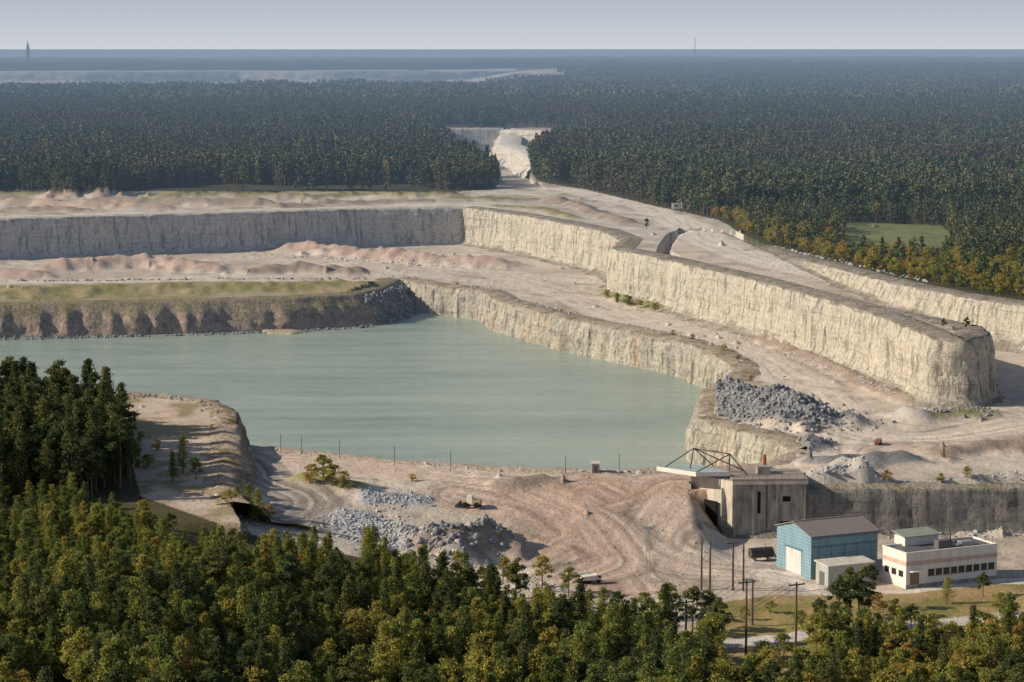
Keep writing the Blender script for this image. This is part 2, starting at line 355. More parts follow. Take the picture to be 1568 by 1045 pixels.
pa=[tuple(hit(u,v)[:2]) for u,v in [(1040,995),(1120,985),(1200,977),(1300,962),(1400,958),(1480,952),(1600,938)]]
d,_=ldist(X,Y,pa,20); blend(ss((3.4-d)/1.2),(.65,.59,.52))
blend(ss((sL+30)/6)*(Z<-13),(.2,.2,.17)); dS,_=ldist(X,Y,SPIT,20); blend((dS<15)*.9,(.42,.34,.24))
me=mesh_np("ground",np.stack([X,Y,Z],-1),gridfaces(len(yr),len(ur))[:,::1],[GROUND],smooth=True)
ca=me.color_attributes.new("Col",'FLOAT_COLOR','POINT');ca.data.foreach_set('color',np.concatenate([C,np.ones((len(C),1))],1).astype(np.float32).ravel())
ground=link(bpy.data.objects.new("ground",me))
# ---------------------------------------------------------------- water
w=Mt("lake_water",(.2,.3,.26),rough=.16,spec=.5);p=w.pos()
w.b.inputs['IOR'].default_value=1.33
s1=w.noise(w.mapv(p,(.006,.02,1)),1.,4,.6);s2_=w.noise(w.mapv(p,(.02,.09,1)),1.,3,.6);s3_=w.noise(w.mapv(p,(.25,.8,1)),1.,4,.7)
c=w.mix(w.ramp(s1,[(.35,0.),(.65,1.)]),(.27,.37,.315),(.40,.48,.395));c=w.mix(w.ramp(s2_,[(.35,0.),(.7,.5)]),c,(.45,.505,.42))
c=w.mix(.6,c,w.ramp(s3_,[(.3,.72),(.7,1.15)]),'MULTIPLY')
w.base(c);w.l.new(w.ramp(s2_,[(.3,.1),(.7,.26)]),w.b.inputs['Roughness'])
w.bump(w.noise(w.mapv(p,(.35,.9,1)),1.,6,.75),.8,.5)
me=bpy.data.meshes.new("lake_water");me.from_pydata([(-500,560,ZW),(140,560,ZW),(140,1060,ZW),(-500,1060,ZW)],[],[(0,1,2,3)]);me.materials.append(w.m)
link(bpy.data.objects.new("lake_water",me))
# ---------------------------------------------------------------- cliffs
def line(pts,ds):
    P=np.array(pts);seg=np.hypot(*np.diff(P,axis=0).T);S=np.concatenate([[0],np.cumsum(seg)])
    s=np.arange(0,S[-1],ds);x=np.interp(s,S,P[:,0]);y=np.interp(s,S,P[:,1])
    k=max(3,int(7/ds)|1);ker=np.ones(k)/k
    pad=lambda a:np.convolve(np.pad(a,k//2,mode='reflect',reflect_type='odd'),ker,'valid')
    x=pad(x);y=pad(y);tx=np.gradient(x);ty=np.gradient(y);L=np.hypot(tx,ty)+1e-9
    return s,x,y,ty/L,-tx/L
def cliff(name,pts,zt,zb,mat,side=1,ds=1.3,nz=18,amp=1.,batter=1.6,talus=3.5,lip=None,blocky=.9,erode=1.2,off=.6,gully=0.):
    s,x,y,nx,ny=line(pts,ds)
    zt=np.asarray(zt(x,y) if callable(zt) else np.full(x.shape,float(zt)));zb=np.asarray(zb(x,y) if callable(zb) else np.full(x.shape,float(zb)))
    lp=(2+np.minimum(y,3000)*.003+4) if lip is None else np.full(x.shape,lip)
    er=np.maximum(0,vn(s/5,s*0,1)-.45)*2.2*erode+np.maximum(0,vn(s/1.7,s*0,2)-.5)*1.2*erode
    rows=[];
    def add(o,z): rows.append(np.stack([x+nx*o,y+ny*o,z],-1))
    add(-lp-3,zt-.9);add(-lp,zt+.12);add(-lp*.45,zt+.25+.5*vn(s/3,s*0,0));add(off-.6+0*s,zt+.1-er*.3)
    hh=zt-zb; gl=np.abs(fbm(s/7,s*0,2,3)-.5)*2
    for j in range(nz+1):
        f=j/nz; z=zt-er-(hh-er)*f
        zz=z/6.
        d=amp*(fbm(s/9,zz*.8,1,4)-.5)*3.+amp*blocky*np.floor(vn(s/3.2,zz*.25,2)*4)/3.*1.2+amp*.6*(vn(s/1.3,zz*3,3)-.5)+.5*amp*np.floor(vn(s/40,z/2.2,0)*3)/2
        d=d+gully*gl*math.sin(math.pi*min(1,f*1.3))*4
        add(off+batter*f+d*min(1,.35+f*3)*.8,z)
    tl=talus*(.4+1.2*vn(s/7,s*0,3))
    rows[-3]+=np.stack([nx*tl*.15,ny*tl*.15,0*s],-1);rows[-2]+=np.stack([nx*tl*.4,ny*tl*.4,0*s],-1)
    rows[-1]+=np.stack([nx*tl,ny*tl,0*s],-1)
    add(off+batter+tl*1.8+2,zb-1.2)
    V=np.concatenate(rows);me=mesh_np(name,V,gridfaces(len(rows),len(s)),[mat]);return link(bpy.data.objects.new(name,me))
RZ=lambda x,y:np.interp(y,RAMPY,[q-.3 if q<19 else 18.6 for q in RAMPZ])
cliff("quarry_back_wall",backE,ZT,0,GREYW,amp=.6,ds=1.6,talus=2.5)
cliff("quarry_long_wall",midE+ridgeR[1:3],ZT,0,CREAM,amp=1.1,ds=1.2)
cliff("ridge_road_side_wall",ridgeR[1:-3],ZT,RZ,CREAM,amp=.6,nz=8,ds=1.6,erode=.6,lip=5)
cliff("road_cutting_wall",farE[1:],ZT,RZ,CREAM,amp=.6,nz=12,ds=1.4,batter=2.5,erode=.7)
cliff("earth_dam_bank",damE,0.,-16,BROWN,amp=1.4,batter=13,nz=22,talus=4,blocky=.25,ds=1.4,erode=.6,gully=1.4)
cliff("lake_cliff",neE,0.,-15,LAKEW,amp=1.3,batter=2.2,nz=16,ds=1.1,erode=1.8)
cliff("shore_bank",shE,0.,-15,SHORE,amp=.8,batter=5,nz=10,lip=5)
cliff("headland_cliff",hdS+hdE,lambda x,y:hdz(y),lambda x,y:np.where(y>590,-15.,-2.5),HEADM,side=1,amp=1.6,batter=4,nz=16,lip=6)
cliff("yard_cut_wall",[(XW-16,YW+.5),(XW,YW),(150,YW+2),(240,YW),(500,YW)],0.,-11,YARDW,amp=.35,batter=.8,nz=14,talus=1.2,lip=7)
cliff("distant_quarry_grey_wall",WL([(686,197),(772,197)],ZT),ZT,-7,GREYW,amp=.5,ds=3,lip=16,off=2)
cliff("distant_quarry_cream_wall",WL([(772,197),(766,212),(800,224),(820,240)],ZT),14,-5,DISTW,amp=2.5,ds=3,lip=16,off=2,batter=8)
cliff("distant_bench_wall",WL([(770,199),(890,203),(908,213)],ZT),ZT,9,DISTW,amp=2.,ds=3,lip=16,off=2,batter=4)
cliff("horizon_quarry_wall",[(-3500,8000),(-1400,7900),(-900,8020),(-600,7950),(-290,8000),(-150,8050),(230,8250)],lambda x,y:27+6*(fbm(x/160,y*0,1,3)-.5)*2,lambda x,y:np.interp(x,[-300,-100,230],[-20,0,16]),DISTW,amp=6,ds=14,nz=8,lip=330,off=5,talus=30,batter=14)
# ---------------------------------------------------------------- plants
def tris(cent,size,rs):
    n=len(cent);a=rs.normal(size=(n,3));a/=np.linalg.norm(a,axis=1)[:,None]
    b=rs.normal(size=(n,3));b-=a*(a*b).sum(1)[:,None];b/=np.linalg.norm(b,axis=1)[:,None]
    s=size[:,None]*rs.uniform(.6,1.3,(n,1))
    v=np.stack([cent+a*s,cent-a*s*.6+b*s*.7,cent-a*s*.6-b*s*.7],1)
    return v.reshape(-1,3)
def tube(p0,p1,r0,r1,k=5):
    p0=np.array(p0,float);p1=np.array(p1,float);d=p1-p0;d/=np.linalg.norm(d)+1e-9
    a=np.cross(d,[0.3,.9,.1]);a/=np.linalg.norm(a);b=np.cross(d,a)
    t=np.arange(k)*2*np.pi/k;c=np.cos(t)[:,None]*a+np.sin(t)[:,None]*b
    V=np.concatenate([p0+c*r0,p1+c*r1]);Fc=[]
    for i in range(k):
        j=(i+1)%k;Fc+= [(i,j,k+j),(i,k+j,k+i)]
    return V,np.array(Fc)
def tree(name,kind,seed,h,r,n,size,mat):
    rs=np.random.default_rng(seed);V=[];Fc=[];M=[];S=[];off=0
    def addm(v,f,mi,sh):
        nonlocal off
        V.append(v);Fc.append(f+off);M.append(np.full(len(f),mi));S.append(np.full(len(v),1.)*sh if np.isscalar(sh) else sh);off+=len(v)
    lean=rs.normal(0,.025*h,2)
    addm(*tube((0,0,-.6),(lean[0]*.5,lean[1]*.5,h*.5),.018*h+.03,.012*h,6),0,.5);addm(*tube((lean[0]*.5,lean[1]*.5,h*.5),(lean[0],lean[1],h*.97),.012*h,.01,5),0,.5)
    tc=[];tr=[]
    if kind=='cone':
        nw=int(n**.5/3.2)+5;t0=rs.uniform(.06,.16);pw=rs.uniform(.5,.8);asym=rs.uniform(0,6.28)
        for i in range(nw):
            t=t0+(1-t0)*(i+.3*rs.random())/nw;R=r*(1-t)**pw*rs.uniform(.65,1.2)
            nb=rs.integers(4,8)
            for q in range(nb):
                az=rs.uniform(0,6.28);L=R*rs.uniform(.55,1.25)*(1+.25*math.cos(az-asym));z0=t*h
                e=np.array([math.cos(az)*L,math.sin(az)*L,z0+L*.4])
                if n>900: addm(*tube((lean[0]*t,lean[1]*t,z0),e,.03,.01,3),0,.5)
                for fq in (.4,.7,1.):
                    c=np.array([0,0,z0])*(1-fq)+e*fq;tc.append(c);tr.append(.12*r+.08*R)
        for q in range(2): tc.append(np.array([lean[0],lean[1],h*(.94+.05*q)]));tr.append(.08*r)
    else:
        b0={'scots':.34,'round':.15}[kind];nl={'scots':28,'round':28}[kind]
        for q in range(nl):
            t=b0+(1-b0)*rs.random()**.8;prof=math.sin(math.pi*min(1,(t-b0)/(1-b0)*.80+.18))**.7
            az=rs.uniform(0,6.28);R=r*prof*rs.uniform(.3,1.)
            c=np.array([math.cos(az)*R+lean[0]*t,math.sin(az)*R+lean[1]*t,t*h*.93])
            addm(*tube((lean[0]*t,lean[1]*t,max(h*b0*.7,c[2]-h*.12)),c,.04,.015,3),0,.5)
            rl=r*rs.uniform(.2,.38);m=9
            dv=rs.normal(size=(m,3));dv/=np.linalg.norm(dv,axis=1)[:,None];dv[:,2]*=.6
            for w_ in dv: tc.append(c+w_*rl*rs.uniform(.5,1.));tr.append(rl*.3)
    tc=np.array(tc);tr=np.array(tr);per=max(1,int(n/len(tc)))
    sh=np.clip(rs.normal(.5,.2,len(tc))+ (np.hypot(tc[:,0],tc[:,1])/r-.5)*.35+(tc[:,2]/h-.5)*.3,0.02,1)  # random tone plus painted shade: tufts darker inside and low in the crown
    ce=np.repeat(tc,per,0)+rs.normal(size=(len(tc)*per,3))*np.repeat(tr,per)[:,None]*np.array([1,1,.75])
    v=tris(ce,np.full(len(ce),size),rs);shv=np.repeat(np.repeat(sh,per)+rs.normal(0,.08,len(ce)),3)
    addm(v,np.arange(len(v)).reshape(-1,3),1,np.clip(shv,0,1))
    return mesh_np(name,np.concatenate(V),np.concatenate(Fc),[BARK,mat],matidx=np.concatenate(M),sh=np.concatenate(S))
def coll(name,meshes):
    c=bpy.data.collections.new(name)
    for i,m in enumerate(meshes): c.objects.link(bpy.data.objects.new(f"{name}_{i}",m))
    return c
def scatter(name,pts,sc,collection,n,rnd=None,rot=None):
    pts=np.asarray(pts,np.float32);N=len(pts)
    me=bpy.data.meshes.new(name);me.vertices.add(N);me.vertices.foreach_set('co',pts.ravel())
    def at(nm,ty,v):
        a=me.attributes.new(nm,ty,'POINT');a.data.foreach_set('value',v)
    at('rz','FLOAT',(rng.uniform(0,6.28,N) if rot is None else rot).astype(np.float32));at('sc','FLOAT',np.asarray(sc,np.float32));at('pick','INT',rng.integers(0,n,N).astype(np.int32))
    o=link(bpy.data.objects.new(name,me));ng=bpy.data.node_groups.new(name,"GeometryNodeTree")
    ng.interface.new_socket("Geometry",in_out='INPUT',socket_type='NodeSocketGeometry');ng.interface.new_socket("Geometry",in_out='OUTPUT',socket_type='NodeSocketGeometry')
    nn=ng.nodes;l=ng.links;gi=nn.new("NodeGroupInput");go=nn.new("NodeGroupOutput");ip=nn.new("GeometryNodeInstanceOnPoints");ci=nn.new("GeometryNodeCollectionInfo")
    ci.inputs['Collection'].default_value=collection;ci.inputs['Separate Children'].default_value=True;ci.inputs['Reset Children'].default_value=True
    def na(nm,ty):
        a=nn.new("GeometryNodeInputNamedAttribute");a.data_type=ty;a.inputs[0].default_value=nm;return [q for q in a.outputs if q.enabled and q.name=='Attribute'][0]
    cx=nn.new("ShaderNodeCombineXYZ");l.new(na('rz','FLOAT'),cx.inputs[2])
    l.new(gi.outputs[0],ip.inputs['Points']);l.new(ci.outputs[0],ip.inputs['Instance']);ip.inputs['Pick Instance'].default_value=True
    l.new(na('pick','INT'),ip.inputs['Instance Index']);l.new(cx.outputs[0],ip.inputs['Rotation']);l.new(na('sc','FLOAT'),ip.inputs['Scale'])
    l.new(ip.outputs[0],go.inputs[0]);md=o.modifiers.new("scatter",'NODES');md.node_group=ng;return o
nearp=coll("young_pine",[tree(f"young_pine_m{i}",'cone',10+i,7.6+.5*i,1.5+.13*i,2400,.17,F_NEAR) for i in range(6)]+[tree(f"young_pine_r{i}",'scots',30+i,8.,2.1,2600,.17,F_NEAR) for i in range(3)])
darkp=coll("tall_pine",[tree(f"tall_pine_m{i}",'scots',50+i,15,3.1,4200,.25,F_DARK) for i in range(3)]+[tree(f"tall_pine_c{i}",'cone',60+i,15.5,2.8,3400,.24,F_DARK) for i in range(3)])
decp=coll("autumn_tree",[tree(f"autumn_m{i}",'round',70+i,7.5,2.6,2400,.2,F_DEC) for i in range(5)])
midp=coll("forest_pine",[tree(f"forest_pine_m{i}",'cone',90+i,14+i,2.6,520,.58,F_FAR) for i in range(4)]+[tree(f"forest_pine_s{i}",'scots',110+i,15,3.0,600,.55,F_FAR) for i in range(4)])
def patch(seed):
    rs=np.random.default_rng(seed);V=[];S=[]
    for i in range(110):
        x,y=rs.uniform(-38,38,2);h=rs.uniform(9,19);n=26
        t=rs.random(n)**.7;R=3.1*(1-t*.75);az=rs.uniform(0,6.28,n)
        ce=np.stack([x+np.cos(az)*R,y+np.sin(az)*R,h*(.3+.7*t)],-1)
        v=tris(ce,np.full(n,1.6),rs);V.append(v);S.append(np.repeat(np.clip(rs.normal(.5,.25)+rs.normal(0,.12,n)+(t-.5)*.3,0,1),3))  # random tone, with painted shade darkening the crowns downward
    V=np.concatenate(V);return mesh_np(f"forest_patch_m{seed}",V,np.arange(len(V)).reshape(-1,3),[F_FAR],sh=np.concatenate(S))
patp=coll("forest_patch",[patch(i) for i in range(4)])
def sample(x0,x1,y0,y1,sp_,jit=.5):
    xs=np.arange(x0,x1,sp_);ys=np.arange(y0,y1,sp_);a,b=np.meshgrid(xs,ys)
    a=a.ravel()+rng.uniform(-jit,jit,a.size)*sp_;b=b.ravel()+rng.uniform(-jit,jit,b.size)*sp_;return a,b
def forest(x0,x1,y0,y1,sp_,fn,uv=(-130,1700)):
    a,b=sample(x0,x1,y0,y1,sp_);k=(a/b>(uv[0]-CX)/F)&(a/b<(uv[1]-CX)/F);a=a[k];b=b[k]
    z=zfun(a,b);u,v=proj(a,b,z);m=fn(a,b,z,u,v);return np.stack([a,b,z],-1)[m],u[m],v[m]
def backf(a,b,z,u,v):
    s=sdist(a,b,PL,60)
    return (s>8)&(v<np.interp(u,bu,bv)+(fbm(a/25,b/25,1,2)-.5)*6)&~pip(u,v,E1)&~pip(u,v,E2)&(z>15)
P,u,v=forest(-900,900,740,1350,4.7,backf)
hv=.75+.5*fbm(P[:,0]/35,P[:,1]/35,2,3)
dz_=np.interp(u,[1100,1300,1568],[295,345,385])
dec=(u>1095)&(v>325)&(rng.random(len(u))<np.clip((v-dz_)/45,0,1)*.85)
scatter("autumn_tree_belt",P[dec],rng.uniform(.4,1.0,dec.sum()),decp,5)
q=~dec;near_edge=(u[q]>1095)&(v[q]>330)
scatter("pine_forest_edge",P[q],np.where(near_edge,rng.uniform(.4,.75,q.sum()),rng.uniform(.75,1.15,q.sum()))*hv[q],midp,8)
P,u,v=forest(-1000,1000,1350,3300,6.2,backf)
k=fbm(P[:,0]/90,P[:,1]/90,2,2)>.3;P=P[k];u=u[k];v=v[k]
hv=.72+.55*fbm(P[:,0]/70,P[:,1]/70,3,3)
edge=(v>275)&(u<800)
scatter("pine_forest",P,np.where(edge,rng.uniform(.95,1.2,len(P)),rng.uniform(.7,1.2,len(P))*hv),midp,8)
P,u,v=forest(-3600,3600,3300,15000,62,lambda a,b,z,u,v:~((b>4650)&(b<8250)&(u<660))&~((b>5600)&(b<8350)&(u<880)&(u>640))&(v>76)&(fbm(a/420,b/300,1,3)>.38))
scatter("distant_forest",P,rng.uniform(.6,1.3,len(P)),patp,4)
FB=[(-300,775),(100,772),(200,800),(300,832),(420,855),(560,872),(690,910),(800,940),(900,965),(1000,985),(1085,1000),(1110,1050),(1130,1300),(-300,1300)]
P,u,v=forest(-130,90,290,560,2.6,lambda a,b,z,u,v:pip(u,v,FB)&(fbm(a/9,b/9,2,3)>.34))
hs=np.interp(v,[800,1000,1200],[.68,1.,1.15])*rng.uniform(.45,1.2,len(P))*(.7+.6*fbm(P[:,0]/15,P[:,1]/15,3,2))
k=rng.random(len(P));big=(k<.14)&(v>930);dcl=k>.90
sm=(~big)&(~dcl)
scatter("young_pine_wood",P[sm],hs[sm],nearp,9);scatter("birch_saplings",P[dcl],hs[dcl]*.85,decp,5);scatter("mature_pine_wood",P[big],rng.uniform(.45,.85,big.sum()),darkp,6)
FA=[(-300,648),(0,640),(120,650),(185,662),(190,700),(205,745),(120,770),(-300,775)]
P,u,v=forest(-150,-60,480,640,3.7,lambda a,b,z,u,v:pip(u,v,FA))
scatter("tall_pine_wood",P,rng.uniform(.55,1.2,len(P)),darkp,6)
FR=[(1255,1050),(1262,985),(1330,990),(1420,1005),(1500,1000),(1640,985),(1640,1260),(1120,1260),(1130,1060)]
P,u,v=forest(20,110,290,520,3.2,lambda a,b,z,u,v:pip(u,v,FR))
k=rng.random(len(P));a_=k<.42;b_=(k>=.42)&(k<.78);c_=k>=.78
scatter("roadside_autumn_wood",P[a_],rng.uniform(.5,1.25,a_.sum()),decp,5);scatter("roadside_pine_wood",P[b_],rng.uniform(.5,1.15,b_.sum()),nearp,9);scatter("roadside_tall_pines",P[c_],rng.uniform(.45,.75,c_.sum()),darkp,6)
def single(nm,mlist,u,v,s):
    o=link(bpy.data.objects.new(nm,random.choice(mlist).data));o.location=hit(u,v)-Vector((0,0,.1));o.scale=(s*1.2,s*1.2,s*random.uniform(.9,1.1));o.rotation_euler[2]=random.uniform(0,6)
sc_=[o for o in darkp.objects if '_m' in o.data.name];allp=list(nearp.objects)[4:];dl=list(decp.objects)
for u,v,s in [(1330,935,.6),(1505,915,.4),(1255,975,.5),(1395,965,.4),(1545,960,.5),(1300,950,.7),(1285,962,.7),(1315,965,.75),(1085,965,.6),(1060,970,.65),(1035,975,.6),(1100,990,.7),(1445,505,.24),(1480,508,.3),(990,352,.35),(1040,362,.25),(965,470,.3)]:
    single("pine_tree",sc_,u,v,s)
for u,v,s in [(1450,925,.6),(830,905,.9),(870,915,.8),(700,880,.7),(280,725,.8),(265,738,.7),(300,735,.7),(495,742,.9),(945,466,.45),(1445,702,.3),(770,895,.7),(1020,955,1.),(990,950,.8),(380,790,.7),(395,800,.7),(365,785,.6)]:
    single("young_pine_tree",allp,u,v,s)
for u,v,s in [(475,742,.7),(508,745,.75),(526,748,.55),(758,714,.45),(930,458,.5),(945,463,.5),(960,468,.6),(980,473,.5),(1003,478,.5),(1250,1000,1.),(1200,1010,.7),(1170,1020,.6),(1358,757,.4),(1440,755,.35),(1480,752,.4),(975,718,.3),(632,738,.3),(210,700,.4),(240,690,.4),(225,720,.5),(205,650,.4),(215,680,.4),(1130,580,.3),(1108,548,.35),(1150,585,.3),(1345,940,.6),(1370,945,.5),(1530,940,.6),(1180,940,.35),(1140,950,.4),(1460,507,.2),(700,440,.25),(860,482,.25),(1030,515,.3),(1060,528,.3),(410,795,.5),(350,775,.5),(1225,960,.5),(1430,975,.6)]:
    single("autumn_shrub",dl,u,v,s)
# ---------------------------------------------------------------- rocks
import bmesh
def rock(name,seed,mat):
    bm=bmesh.new();bmesh.ops.create_icosphere(bm,subdivisions=2,radius=.6);rs=np.random.default_rng(seed)
    pl=rs.normal(size=(7,3));pl/=np.linalg.norm(pl,axis=1)[:,None];dd=rs.uniform(.25,.48,7);sc=rs.uniform(.7,1.25,3)
    for v in bm.verts:
        c=np.array(v.co)
        for n_,d in zip(pl,dd):
            e=c@n_-d
            if e>0:c=c-n_*e
        v.co=Vector(c*sc*np.array([1.2,1.2,1.]))
    me=bpy.data.meshes.new(name);bm.to_mesh(me);bm.free();me.materials.append(mat);return me
RG=coll("rock_grey",[rock(f"rg{i}",i,ROCKG) for i in range(5)]);RP=coll("rock_pale",[rock(f"rp{i}",20+i,ROCKP) for i in range(5)]);RD=coll("rock_dark",[rock(f"rd{i}",40+i,ROCKD) for i in range(5)])
def alongpx(l,z,n,spread):
    P=np.array(WL(l,z));S=np.concatenate([[0],np.cumsum(np.hypot(*np.diff(P,axis=0).T))]);s=rng.uniform(0,S[-1],n)
    x=np.interp(s,S,P[:,0])+rng.normal(0,spread,n);y=np.interp(s,S,P[:,1])+rng.normal(0,spread,n);return np.stack([x,y,zfun(x,y)],-1)
def rocks(name,l,z,n,spread,smin,smax,cl):
    P=alongpx(l,z,n,spread);k=P[:,2]>-11.5;P=P[k];scatter(name,P,smin+(smax-smin)*rng.random(len(P))**3,cl,5)
shp=[(u,v+3) for u,v in shL[1:]]
rocks("shore_boulders",shp,0,520,1.0,.4,1.4,RG)
rocks("lake_cliff_top_boulders",[(u+6,v-3) for u,v in neL[:12]],0,600,2.5,.4,1.5,RG)
rocks("ridge_boulders",[(1500,500),(1440,489),(1380,478),(1300,458),(1200,434),(1130,417),(1060,402)],ZT,380,1.2,.6,1.7,RD)
rocks("ridge_rubble",[(1440,512),(1330,473),(1230,446),(1150,425),(1060,405),(1000,391)],ZT,600,4,.3,1.2,RD)
rocks("road_boulders",[(1180,404),(1250,420),(1330,440),(1420,462)],12,160,1.,.7,1.6,RG)
rocks("dark_rubble_pile",[(1105,608),(1150,625),(1180,632),(1230,652)],0,4600,9,.25,1.5,RD)
rocks("dark_spoil_rubble",[(1190,690),(1245,683)],0,350,3.5,.3,1.3,RD)
rocks("pale_rubble_pile",[(540,772),(580,776),(630,782)],0,2000,4.5,.2,.9,RG)
rocks("pale_rubble_pile",[(570,750),(640,750)],0,600,2.5,.2,.7,RG)
rocks("crushed_stone_pile",[(655,812),(700,812),(750,806)],-4.,380,3.5,.3,1.7,RD)
rocks("quarried_block_pile",[(680,795),(720,790),(750,795)],-3,260,2.2,.4,2.0,RP)
rocks("yard_edge_rubble",[(670,850),(760,870),(850,890)],-8,450,3,.3,1.2,RP)
rocks("yard_debris",[(780,745),(900,760),(1050,800),(1000,860),(850,830)],-5,260,9,.15,.6,RG)
rocks("headland_boulders",[(358,634),(330,616),(250,608),(200,604)],6,260,2.2,.4,1.5,RD)
rocks("headland_boulders",[(358,640),(360,690),(350,735),(372,768)],5,260,2.5,.4,1.4,RP)
rocks("wall_foot_boulders",[(940,450),(1070,498),(1250,560),(1420,624),(1440,628),(1510,618)],0,500,2.0,.3,1.0,RG)
rocks("bench_edge_boulders",[(0,431),(180,430),(330,427),(560,428)],0,160,.8,.6,1.6,RD)
rocks("roadside_rubble",[(1420,640),(1480,632),(1530,640)],0,200,2.5,.3,1.3,RD)
rocks("roadside_windrow",[(1080,520),(1150,548),(1210,590),(1235,625)],0,260,1.0,.2,.7,RG)
rocks("spoil_rubble",[(1240,745),(1350,742),(1480,748),(1568,745)],0,450,3,.3,1.2,RG)
rocks("back_floor_rubble",[(455,392),(560,400),(755,414)],0,220,3,.4,1.2,RP)
s,x,y,nx,ny=line(WL([(545,451),(585,441),(612,427),(645,434)]),.5)
i=rng.integers(0,len(s),1600);t=rng.random(1600);o_=2.5+13*t+rng.normal(0,.8,1600)
scatter("dam_scree",np.stack([x[i]+nx[i]*o_,y[i]+ny[i]*o_,-.9-14.5*t],-1)[s[i]<s[-1]*.8],(.4+1.5*rng.random(1600)**3)[s[i]<s[-1]*.8],RD,5)
s,x,y,nx,ny=line(damE[1:-2],.5);i=rng.integers(0,len(s),1000);o_=15.5+rng.normal(0,1.2,1000)
scatter("dam_foot_scree",np.stack([x[i]+nx[i]*o_,y[i]+ny[i]*o_,-12.+rng.uniform(-.5,.5,1000)],-1),.35+1.0*rng.random(1000)**2,RD,5)
# ---------------------------------------------------------------- structures
def emp(name,loc,rz=0):
    o=link(bpy.data.objects.new(name,None));o.location=loc;o.rotation_euler[2]=rz;o.empty_display_size=.5;return o
def part(par,name,verts,faces,mat,bev=0):
    me=bpy.data.meshes.new(name);me.from_pydata([tuple(map(float,v)) for v in verts],[],faces);me.materials.append(mat);me.update()
    o=link(bpy.data.objects.new(name,me));o.parent=par
    if bev: b=o.modifiers.new("b",'BEVEL');b.width=bev;b.segments=2
    return o
BF=[(0,3,2,1),(4,5,6,7),(0,1,5,4),(1,2,6,5),(2,3,7,6),(3,0,4,7)]
def box(par,name,a,b,mat,bev=0):
    x0,y0,z0=a;x1,y1,z1=b
    return part(par,name,[(x0,y0,z0),(x1,y0,z0),(x1,y1,z0),(x0,y1,z0),(x0,y0,z1),(x1,y0,z1),(x1,y1,z1),(x0,y1,z1)],BF,mat,bev)
def prism(par,name,plan,z0,z1,mat):
    n=len(plan);zt=z1 if hasattr(z1,'__len__') else [z1]*n;zb=z0 if hasattr(z0,'__len__') else [z0]*n
    V=[(x,y,zb[i]) for i,(x,y) in enumerate(plan)]+[(x,y,zt[i]) for i,(x,y) in enumerate(plan)]
    return part(par,name,V,[tuple(range(n))[::-1],tuple(range(n,2*n))]+[(i,(i+1)%n,n+(i+1)%n,n+i) for i in range(n)],mat)
def rod(par,name,p0,p1,r,mat,r1=None,k=6):
    V,Fc=tube(p0,p1,r,r if r1 is None else r1,k);V=list(map(tuple,V));return part(par,name,V,[tuple(map(int,f)) for f in Fc]+[tuple(range(k))[::-1],tuple(range(k,2*k))],mat)
def paint(name,col,rib=0,axis=0,rough=.6,dirt=.35,metal=0,ribd=.06):
    g=Mt(name,col,rough,.4,metal);p=g.objc();n=g.noise(g.mapv(p,(.7,.7,.18)),1.,5,.65)
    c=g.mix(g.ramp(n,[(.38,dirt),(.6,0.)]),col,tuple(q*.5 for q in col))
    if rib:
        wv=g.n.new("ShaderNodeTexWave");wv.bands_direction='XYZ'[axis];g.l.new(p,wv.inputs[0]);wv.inputs['Scale'].default_value=rib;wv.inputs['Distortion'].default_value=0
        c=g.mix(g.ramp(wv.outputs[1],[(0.,.32),(.35,0.)]),c,tuple(q*.55 for q in col));g.bump(wv.outputs[1],.8,ribd)
    g.base(c);return g.m
BLUE=paint("blue_cladding",(.21,.35,.41),rib=.45,axis=2);BLUEX=paint("blue_trim",(.08,.17,.21))
ROOFG=paint("brown_grey_roof",(.27,.235,.21),rib=.5,axis=0);WHITE=paint("white_render",(.80,.73,.66),dirt=.25);PINK=paint("pink_band",(.62,.44,.37))
GREYM=paint("grey_sheet",(.48,.48,.44),rib=.5,axis=0);PALE=paint("pale_roof",(.66,.61,.52));DARKR=paint("dark_felt",(.13,.125,.12));GREENR=paint("green_roof",(.32,.34,.26),rib=.4)
CONC=paint("stained_concrete",(.38,.35,.305),dirt=1.);CONL=paint("pale_concrete",(.66,.58,.48),dirt=.7);TEAL=paint("canopy_teal",(.42,.50,.48));STEEL=paint("dark_steel",(.06,.055,.05),rough=.5)
GLASS=Mt("window_glass",(.03,.035,.04),.1,.6).m;BLACK=Mt("dark_opening",(.015,.014,.013)).m;WOOD=paint("pole_wood",(.10,.075,.06));ORANGE=paint("rust_orange",(.4,.13,.04));TYRE=Mt("tyre",(.02,.02,.02)).m;YEL=paint("machine_yellow",(.5,.32,.07));GALV=paint("galvanised",(.4,.41,.42),rough=.45,metal=.4)
def len_to(C,d,u,z=-11):
    r=(u-CX)/F;return (r*(C[1]*cp-(z-H)*sp)-C[0])/(d[0]-r*d[1]*cp)
TH=math.radians(25);dx=(math.cos(TH),math.sin(TH));dyv=(-math.sin(TH),math.cos(TH));ZY=-11.0
def yard(u,v): x,y=W(u,v,ZY);return x,y
c=yard(1242,887);L=len_to(c,dx,1343);Wd=abs(len_to(c,dyv,1189));bw=emp("blue_warehouse",(c[0],c[1],ZY),TH);hE=9.0;hA=10.9
V=[(0,0,-.5),(L,0,-.5),(L,Wd,-.5),(0,Wd,-.5),(0,0,hE),(L,0,hE),(L,Wd,hE),(0,Wd,hE),(0,Wd/2,hA),(L,Wd/2,hA)]
part(bw,"walls",V,[(0,1,5,4),(2,3,7,6),(3,0,4,8,7),(1,2,6,9,5)],BLUE)
e=.45;k=(hA-hE)/(Wd/2)
